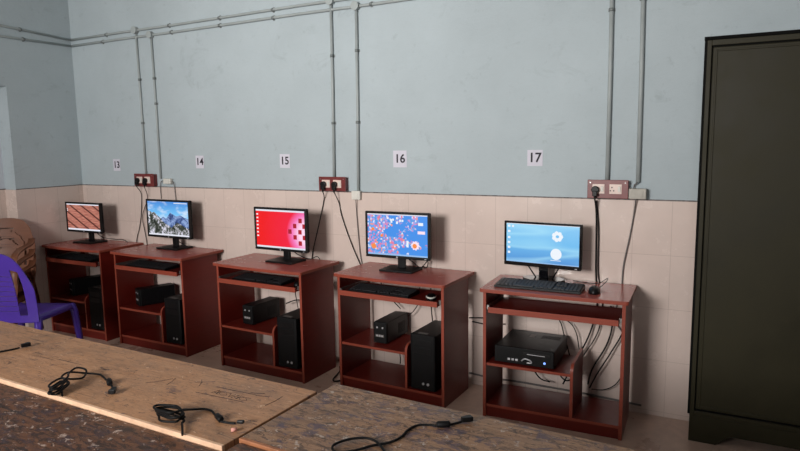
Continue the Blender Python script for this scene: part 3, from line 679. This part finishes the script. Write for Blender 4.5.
# ------------------------------------------------------------------ cabinet
cx0,cx1,cy,ch=.088,1.16,-.252,2.03
r=empty('steel_cabinet',((cx0+cx1)/2,-.13,0),0,'tall dark olive green steel cabinet standing against the wall at the right','cabinet')
w=cx1-cx0; D0=cy+.13; Db=.115
MB().box(-w/2-.010,w/2+.010,D0+.012,Db,.14,ch+.0004).build('body',M['darkmetal'],r,bevel=.002)
MB().box(-w/2-.012,w/2+.012,D0+.010,Db,ch+.0005,ch+.014).build('top_cap',M['darkmetal'],r)
f=MB(); e=.022
f.box(-w/2+.002,-w/2+e,D0,D0+.0118,.14,ch-.004); f.box(w/2-e,w/2-.002,D0,D0+.0118,.14,ch-.004); f.box(-w/2+e,w/2-e,D0,D0+.0118,ch-.03,ch-.004); f.box(-w/2+e,w/2-e,D0,D0+.0118,.14,.165)
f.build('door_frame',M['green'],r,bevel=.002)
for a,b in ((-w/2+e+.006,-.003),(.003,w/2-e-.006)):
    d=MB(); d.box(a,b,D0+.002,D0+.0118,.176,ch-.038); dd=d.build('door',M['green'],r,bevel=.004)
    g=MB(); t_=.009
    z0,z1=.176,ch-.038
    g.box(a+.012,a+.012+t_,D0-.002,D0+.0018,z0+.012,z1-.012); g.box(b-.012-t_,b-.012,D0-.002,D0+.0018,z0+.012,z1-.012)
    g.box(a+.012+t_,b-.012-t_,D0-.002,D0+.0018,z1-.012-t_,z1-.012); g.box(a+.012+t_,b-.012-t_,D0-.002,D0+.0018,z0+.012,z0+.012+t_)
    g.build('raised_moulding',M['green'],dd,bevel=.002)
q=MB().box(-.05,-.035,D0-.03,D0-.002+.0035,1.0,1.13); q.build('handle',M['steel'],r,bevel=.003)
# skirt with cut-out feet
Mf=Matrix(((1,0,0,0),(0,0,1,0),(0,1,0,0),(0,0,0,1)))
sk=[(-w/2,0),(-w/2+.125,0),(-w/2+.19,.055),(w/2-.19,.055),(w/2-.125,0),(w/2,0),(w/2,.1395),(-w/2,.1395)]
MB().prism(sk,D0+.0,D0+.0118+.004,M=Mf).build('skirt',M['green'],r,bevel=.001)
for sx in (-1,1):
    a,b=sorted((sx*w/2,sx*(w/2-.015))); MB().box(a,b,D0+.0162,Db,0,.1395).build('side_skirt',M['green'],r)

# ------------------------------------------------------------------ tables
def table(name,x0,x1,y0,y1,z,mt,lip,label,rz=0,pivot=None,lipside='front',liph=.024,splat=None):
    r=empty(name,((x0+x1)/2,(y0+y1)/2,0),rz,label,'table'); w=x1-x0; d=y1-y0
    MB().box(-w/2,w/2,-d/2+.012,d/2,z-.025,z).build('tabletop',M[mt],r,bevel=.002)
    MB().box(-w/2,w/2,-d/2,-d/2+.0118,z-.03,z+.0005).build('edge_lipping',M[lip],r,bevel=.002)
    a=MB(); a.box(-w/2+.05,w/2-.05,-d/2+.04,-d/2+.06,z-.12,z-.0255); a.box(-w/2+.05,w/2-.05,d/2-.06,d/2-.04,z-.12,z-.0255)
    a.box(-w/2+.05,-w/2+.07,-d/2+.06,d/2-.06,z-.12,z-.0255); a.box(w/2-.07,w/2-.05,-d/2+.06,d/2-.06,z-.12,z-.0255)
    a.build('apron',M['frame'],r)
    for sx in (-1,1):
        for sy in (-1,1):
            cx,cy_=sx*(w/2-.095),sy*(d/2-.085)
            MB().box(cx-.022,cx+.022,cy_-.022,cy_+.022,0,z-.0255).build('leg',M['frame'],r,bevel=.002)
    return r
TA=table('wooden_table',-3.35,-.975,-2.450,-2.020,.75,'tabA','lip','long tan wooden table with pale front edge, holding two coiled cords',-.034)
TA.location=((-.975-3.35)/2,-2.228+.034*0,0)
TB=table('wooden_table',-.960,1.0,-2.452,-1.995,.752,'tabB','lipo','stained grey brown wooden table at bottom centre, holding one trailing cord',-.050)
TC=table('wooden_table',-3.2,-.985,-2.97,-2.500,.738,'tabC','lipo','dark worn wooden table in the bottom left foreground',-.012)
TD=table('wooden_table',-.975,1.0,-2.99,-2.535,.744,'tabC','lipo','dark wooden table at the very bottom, below the stained one',-.03)
TA.location.y=-2.229; TB.location.y=-2.252; TC.location.y=-2.6865; TD.location.y=-2.7125; TC.rotation_euler.z=-.034; TD.rotation_euler.z=-.050
# ink scribbles on the tan table
q=MB()
random.seed(11)
def tb(x,y): # local of TA
    return TA.matrix_basis.inverted()@Vector((x,y,0))
def stroke(pts):
    P=[tb(*p) for p in pts]; P=[(v.x,v.y,.7503) for v in P]; q.tube(P,.0008,n=4,smooth=False)
sx,sy=-1.28,-2.215
for i in range(7):
    x=sx+i*.022; y=sy-i*.001
    kind=i%4
    if kind==0: stroke([(x,y),(x+.012,y+.028),(x+.022,y),(x+.004,y+.010)])
    elif kind==1: stroke([(x,y),(x,y+.026),(x+.018,y+.022),(x,y+.013),(x+.018,y)])
    elif kind==2: stroke([(x+.02,y+.026),(x,y+.022),(x+.018,y+.008),(x,y)])
    else: stroke([(x,y+.026),(x+.010,y),(x+.02,y+.026)])
for (x,y,l,a) in ((-1.40,-2.17,.07,.5),(-1.36,-2.19,.06,2.2),(-1.16,-2.16,.05,.3),(-1.13,-2.17,.05,.2),(-1.55,-2.25,.09,.9),(-1.47,-2.23,.06,1.9),(-1.33,-2.235,.20,.03),(-1.30,-2.17,.17,.02),(-1.05,-2.22,.08,1.5)):
    stroke([(x,y),(x+l*.5*math.cos(a)+.004,y+l*.5*math.sin(a)),(x+l*math.cos(a),y+l*math.sin(a))])
q.build('ink_scribble',M['ink'],TA)

# ------------------------------------------------------------------ cords lying on the tables
def cord(label,path,plugpos,plugdir,r_=.0035,z=.7545,beads=(),ps=.8):
    root=empty('charger_lead',(path[0][0],path[0][1],z),0,label,'cord')  # each one is an ordinary black power cord with a plug
    P=[(p[0]-path[0][0],p[1]-path[0][1],(p[2] if len(p)>2 else 0)) for p in path]
    MB().tube(smooth_path(P,6),r_,n=7).build('wire',M['cord'],root)
    o=Vector((plugpos[0]-path[0][0],plugpos[1]-path[0][1],.003)); d=Vector((math.cos(plugdir),math.sin(plugdir),0))
    n=Vector((-d.y,d.x,0))
    Mx=Matrix((( d.x,n.x,0,o.x),(d.y,n.y,0,o.y),(0,0,1,o.z+.003),(0,0,0,1)))
    MB().prism([(a*ps,b*ps) for a,b in [(-.02,-.008),(.012,-.013),(.022,-.013),(.022,.013),(.012,.013),(-.02,.008)]],-.008*ps,.010*ps,M=Mx).build('plug',M['black'],root,bevel=.002)
    for b in beads:
        b0=Vector((b[0]-path[0][0],b[1]-path[0][1],.004)); dd=Vector((math.cos(b[2]),math.sin(b[2]),0))*.020
        MB().tube([b0-dd,b0-dd*.8,b0+dd*.8,b0+dd],[.006,.0095,.0095,.006],n=10).build('ferrite_bead',M['matte'],root)
    return root
def coil(cx,cy,n,rx,ry,ang,seed,z0=.002):
    random.seed(seed); out=[]
    for i in range(n*8):
        t=2*PI*i/8; a=rx*(1+.25*random.uniform(-1,1)); b=ry*(1+.3*random.uniform(-1,1)); x=a*math.cos(t); y=b*math.sin(t)
        out.append((cx+x*math.cos(ang)-y*math.sin(ang),cy+x*math.sin(ang)+y*math.cos(ang),z0+.0085*(i/8)+.001*random.random()))
    return out
cord('black power cord with a tall tight coil, left of the two on the tan table',
  [(-1.700,-2.455,.0),(-1.745,-2.425,.004)]+coil(-1.745,-2.435,4,.050,.018,2.1,4)+[(-1.80,-2.36,.028),(-1.82,-2.315,.03),(-1.79,-2.30,.02),(-1.755,-2.345,.012),(-1.80,-2.385,.02),(-1.83,-2.34,.02),(-1.80,-2.29,.004),(-1.763,-2.272,0),(-1.73,-2.28,0),(-1.694,-2.295,0),(-1.649,-2.314,0),(-1.60,-2.34,0),(-1.585,-2.350,0)],
  (-1.572,-2.362),-1.0,beads=[(-1.655,-2.312,-.6)])
cord('black power cord with a flat round coil, right of the two on the tan table',
  [(-1.125,-2.488,0),(-1.16,-2.455,.004)]+coil(-1.235,-2.43,4,.055,.026,-.1,9)+[(-1.20,-2.415,.03),(-1.21,-2.365,.01),(-1.199,-2.330,0),(-1.17,-2.330,0),(-1.147,-2.342,0),(-1.11,-2.362,0),(-1.09,-2.374,0),(-1.06,-2.372,0),(-1.04,-2.366,0)],
  (-1.025,-2.362),.35,beads=[(-1.105,-2.364,-.5)],ps=.5)
cord('black power cord with a ferrite bead trailing over the stained table',
  [(-.50,-2.40,0),(-.56,-2.33,0),(-.62,-2.29,.004),(-.67,-2.31,.006),(-.70,-2.36,.004),(-.68,-2.385,0),(-.64,-2.36,0),(-.61,-2.315,0),(-.575,-2.275,0),(-.562,-2.233,0),(-.564,-2.188,0),(-.552,-2.150,0),(-.521,-2.133,0),(-.498,-2.128,0),(-.472,-2.110,0),(-.451,-2.08,0),(-.440,-2.069,.003)],
  (-.436,-2.064),.8,z=.7565,beads=[(-.485,-2.12,.5)])
cord('black power cord end at the far left edge of the tan table',
  [(-2.60,-2.36,0),(-2.50,-2.33,0),(-2.42,-2.34,0),(-2.36,-2.29,0),(-2.335,-2.24,0),(-2.328,-2.21,0)],(-2.322,-2.188),1.3,beads=[(-2.365,-2.295,.9)])
tag(MB().tube([(-1.018,-2.408,.7565),(-1.008,-2.395,.7565)],.0055,n=10).build('chalk_piece',M['chalk']),'tiny stub of pink chalk on the tan table near its right seam','chalk')

# ------------------------------------------------------------------ moulded plastic chairs
def chair(name,loc,rz,mat,label,arms,slots,zs=.425,bh=.435):
    r=empty(name,loc,rz,label,'chair'); hw=.215; hd=.205
    # seat shell with rolled rim; +y is forward
    m=MB(); n=14
    def pt(u,v,drop=0):
        k=1-.10*(1-(v+1)/2); x=u*hw*k; y=v*hd
        rr=max(abs(u),abs(v)); x*=1-.06*(abs(v)**6); y*=1-.06*(abs(u)**6)
        z=zs-.018*(1-min(1,(u*u)))*(1-min(1,v*v)) - (.012 if v>.85 else 0)
        return (x,y,z-drop)
    for j in range(n+1):
        for i in range(n+1): m.v.append(pt(-1+2*i/n,-1+2*j/n))
    for j in range(n):
        for i in range(n):
            a=j*(n+1)+i; m.face((a,a+1,a+n+2,a+n+1),0,True)
    ring=[i for i in range(n)]+[j*(n+1)+n for j in range(n)]+[n*(n+1)+n-i for i in range(n)]+[(n-j)*(n+1) for j in range(n)]
    b=len(m.v)
    for a in ring:
        x,y,z=m.v[a]; m.v.append((x*1.03,y*1.03,z-.038))
    for i in range(len(ring)):
        j=(i+1)%len(ring); m.face((ring[i],ring[j],b+j,b+i),0,True)
    m.build('seat',mat,r,solid=.005)
    # backrest shell with openings
    us=[-1,-.95,-.88,-.80,-.72,-.60,-.48,-.36,-.2,-.07,.07,.2,.36,.48,.60,.72,.80,.88,.95,1]
    vs=[0,.05,.10]; 
    for i in range(8):
        vs+= [.10+.072*(i+1)-.010,.10+.072*(i+1)]
    vs+=[.73,.78,.83,.88,.94,1]
    if slots=='arcs': us=[-1+2*i/40 for i in range(41)]; vs=[i/40 for i in range(41)]
    m=MB()
    def bp(u,v):
        hwid=.208+.022*math.sin(v*PI*.6); arch=1-.20*max(0,abs(u))**2.6*v
        z=zs-.03+bh*v*arch; y=-hd+.005-.10*v**1.2+.03*(1-u*u)*(-1)
        x=u*hwid*(1-.22*max(0,v-.55)/.45*abs(u)**1.5); return (x,y,z)
    for v in vs:
        for u in us: m.v.append(bp(u,v))
    nu=len(us)
    for j in range(len(vs)-1):
        for i in range(nu-1):
            uc=abs((us[i]+us[i+1])/2); vc=(vs[j]+vs[j+1])/2
            if slots=='side':
                if .48<uc<.72 and .10<vc<.78: continue
                if uc<.48 and .1<vc<.68 and vs[j+1]-vs[j]<.012: continue
            else:
                rr_=math.hypot(uc,max(0,vc-.45)/.5) if vc>.45 else uc
                if .64<rr_<.76 and vc>.14: continue
                if .34<rr_<.46 and vc>.22: continue
                if rr_<.34 and (.30<vc<.36 or .46<vc<.52): continue
            a=j*nu+i; m.face((a,a+1,a+nu+1,a+nu),0,True)
    m.s=[False]*len(m.s); m.build('backrest',mat,r,solid=.007)
    for sx in (-1,1):
        m=MB()
        P=[(sx*(hw-.02),hd-.03,zs-.012),(sx*(hw-.008),hd-.015,zs-.06),(sx*(hw+.005),hd+.0,.2),(sx*(hw+.015),hd+.012,0)]
        m.ribbon(P,lambda t:.055-.018*t,.022,(1,0,0)); m.ribbon(P,lambda t:.05-.015*t,.022,(0,1,0)); m.build('leg',mat,r)
        m=MB()
        P=[(sx*(hw-.03),-hd+.03,zs-.012),(sx*(hw-.022),-hd+.012,zs-.06),(sx*(hw-.01),-hd-.03,.2),(sx*(hw),-hd-.06,0)]
        m.ribbon(P,lambda t:.055-.018*t,.022,(1,0,0)); m.ribbon(P,lambda t:.05-.015*t,.022,(0,1,0)); m.build('leg',mat,r)
        if arms:
            P=smooth_path([(sx*.205,-hd-.05,zs+.24),(sx*.238,-hd+.08,zs+.215),(sx*.245,.05,zs+.205),(sx*.243,hd-.03,zs+.17),(sx*.236,hd+.0,zs+.07),(sx*.222,hd-.01,zs-.02)],5)
            MB().ribbon(P,.05,.014,lambda t:(1,0,0)).build('armrest',mat,r)
    return r
chair('plastic_chair',(-4.085,-1.09,0),.40,M['purple'],'violet moulded plastic chair at the left edge, facing the corner desk',False,'side',.445,.485)
bc_=chair('plastic_chair',(-4.75,-.95,0),-2.5,M['brown'],'brown marbled plastic armchair at the bottom of the stack by the left wall',True,'arcs')
for i,lab in ((1,'brown marbled plastic armchair in the middle of the stack by the left wall'),(2,'brown marbled plastic armchair on top of the stack by the left wall')):
    o=copy_tree(bc_); o.location=(-4.75-.006*i,-.95+.008*i,.085*i); o['label']=lab

# ------------------------------------------------------------------ light
def area(name,loc,rot,sx,sy,e,c=(1,1,1)):
    l=bpy.data.lights.new(name,'AREA'); l.shape='RECTANGLE'; l.size=sx; l.size_y=sy; l.energy=e; l.color=c; l.spread=math.radians(98)
    o=bpy.data.objects.new(name,l); C.objects.link(o); o.location=loc; o.rotation_euler=rot; return o
area('window_daylight',(-2.05,YN+.02,2.25),(PI/2,0,0),1.6,1.25,107,(1,.97,.94))
area('window_daylight',(.9,YN+.02,1.7),(PI/2,0,0),1.3,1.25,8,(1,.97,.95))  # weak fill lamp added on the right, no source known there
for o in C.objects:
    if o.name.startswith('window_daylight'): o.rotation_euler=(PI/2,0,0)
wd=bpy.data.worlds.new('World'); SC.world=wd; wd.use_nodes=True
nt=wd.node_tree; bg=nt.nodes['Background']; sky=nt.nodes.new('ShaderNodeTexSky'); sky.sky_type='HOSEK_WILKIE'; sky.sun_direction=(.3,.6,.7); sky.turbidity=5
nt.links.new(sky.outputs[0],bg.inputs[0]); bg.inputs[1].default_value=.8

# ------------------------------------------------------------------ camera
f,cx,cy_,cz,ya,pi_,ro=629.205,.2032,-3.6929,1.56395,.47988,.1318,-.014826
fw=Vector((-math.sin(ya)*math.cos(pi_),math.cos(ya)*math.cos(pi_),-math.sin(pi_)))
rr=Vector((math.cos(ya),math.sin(ya),0)); uu=rr.cross(fw)
r2=rr*math.cos(ro)+uu*math.sin(ro); u2=-rr*math.sin(ro)+uu*math.cos(ro)
cam=bpy.data.cameras.new('camera'); cam.sensor_width=36; cam.lens=f*36/800; cam.clip_start=.02
co=bpy.data.objects.new('camera',cam); C.objects.link(co)
co.matrix_world=Matrix(((r2.x,u2.x,-fw.x,cx),(r2.y,u2.y,-fw.y,cy_),(r2.z,u2.z,-fw.z,cz),(0,0,0,1)))
SC.camera=co
SC.view_settings.view_transform='Standard'; SC.view_settings.look='None'; SC.view_settings.gamma=1; SC.view_settings.use_curve_mapping=False
SC.view_settings.exposure=0
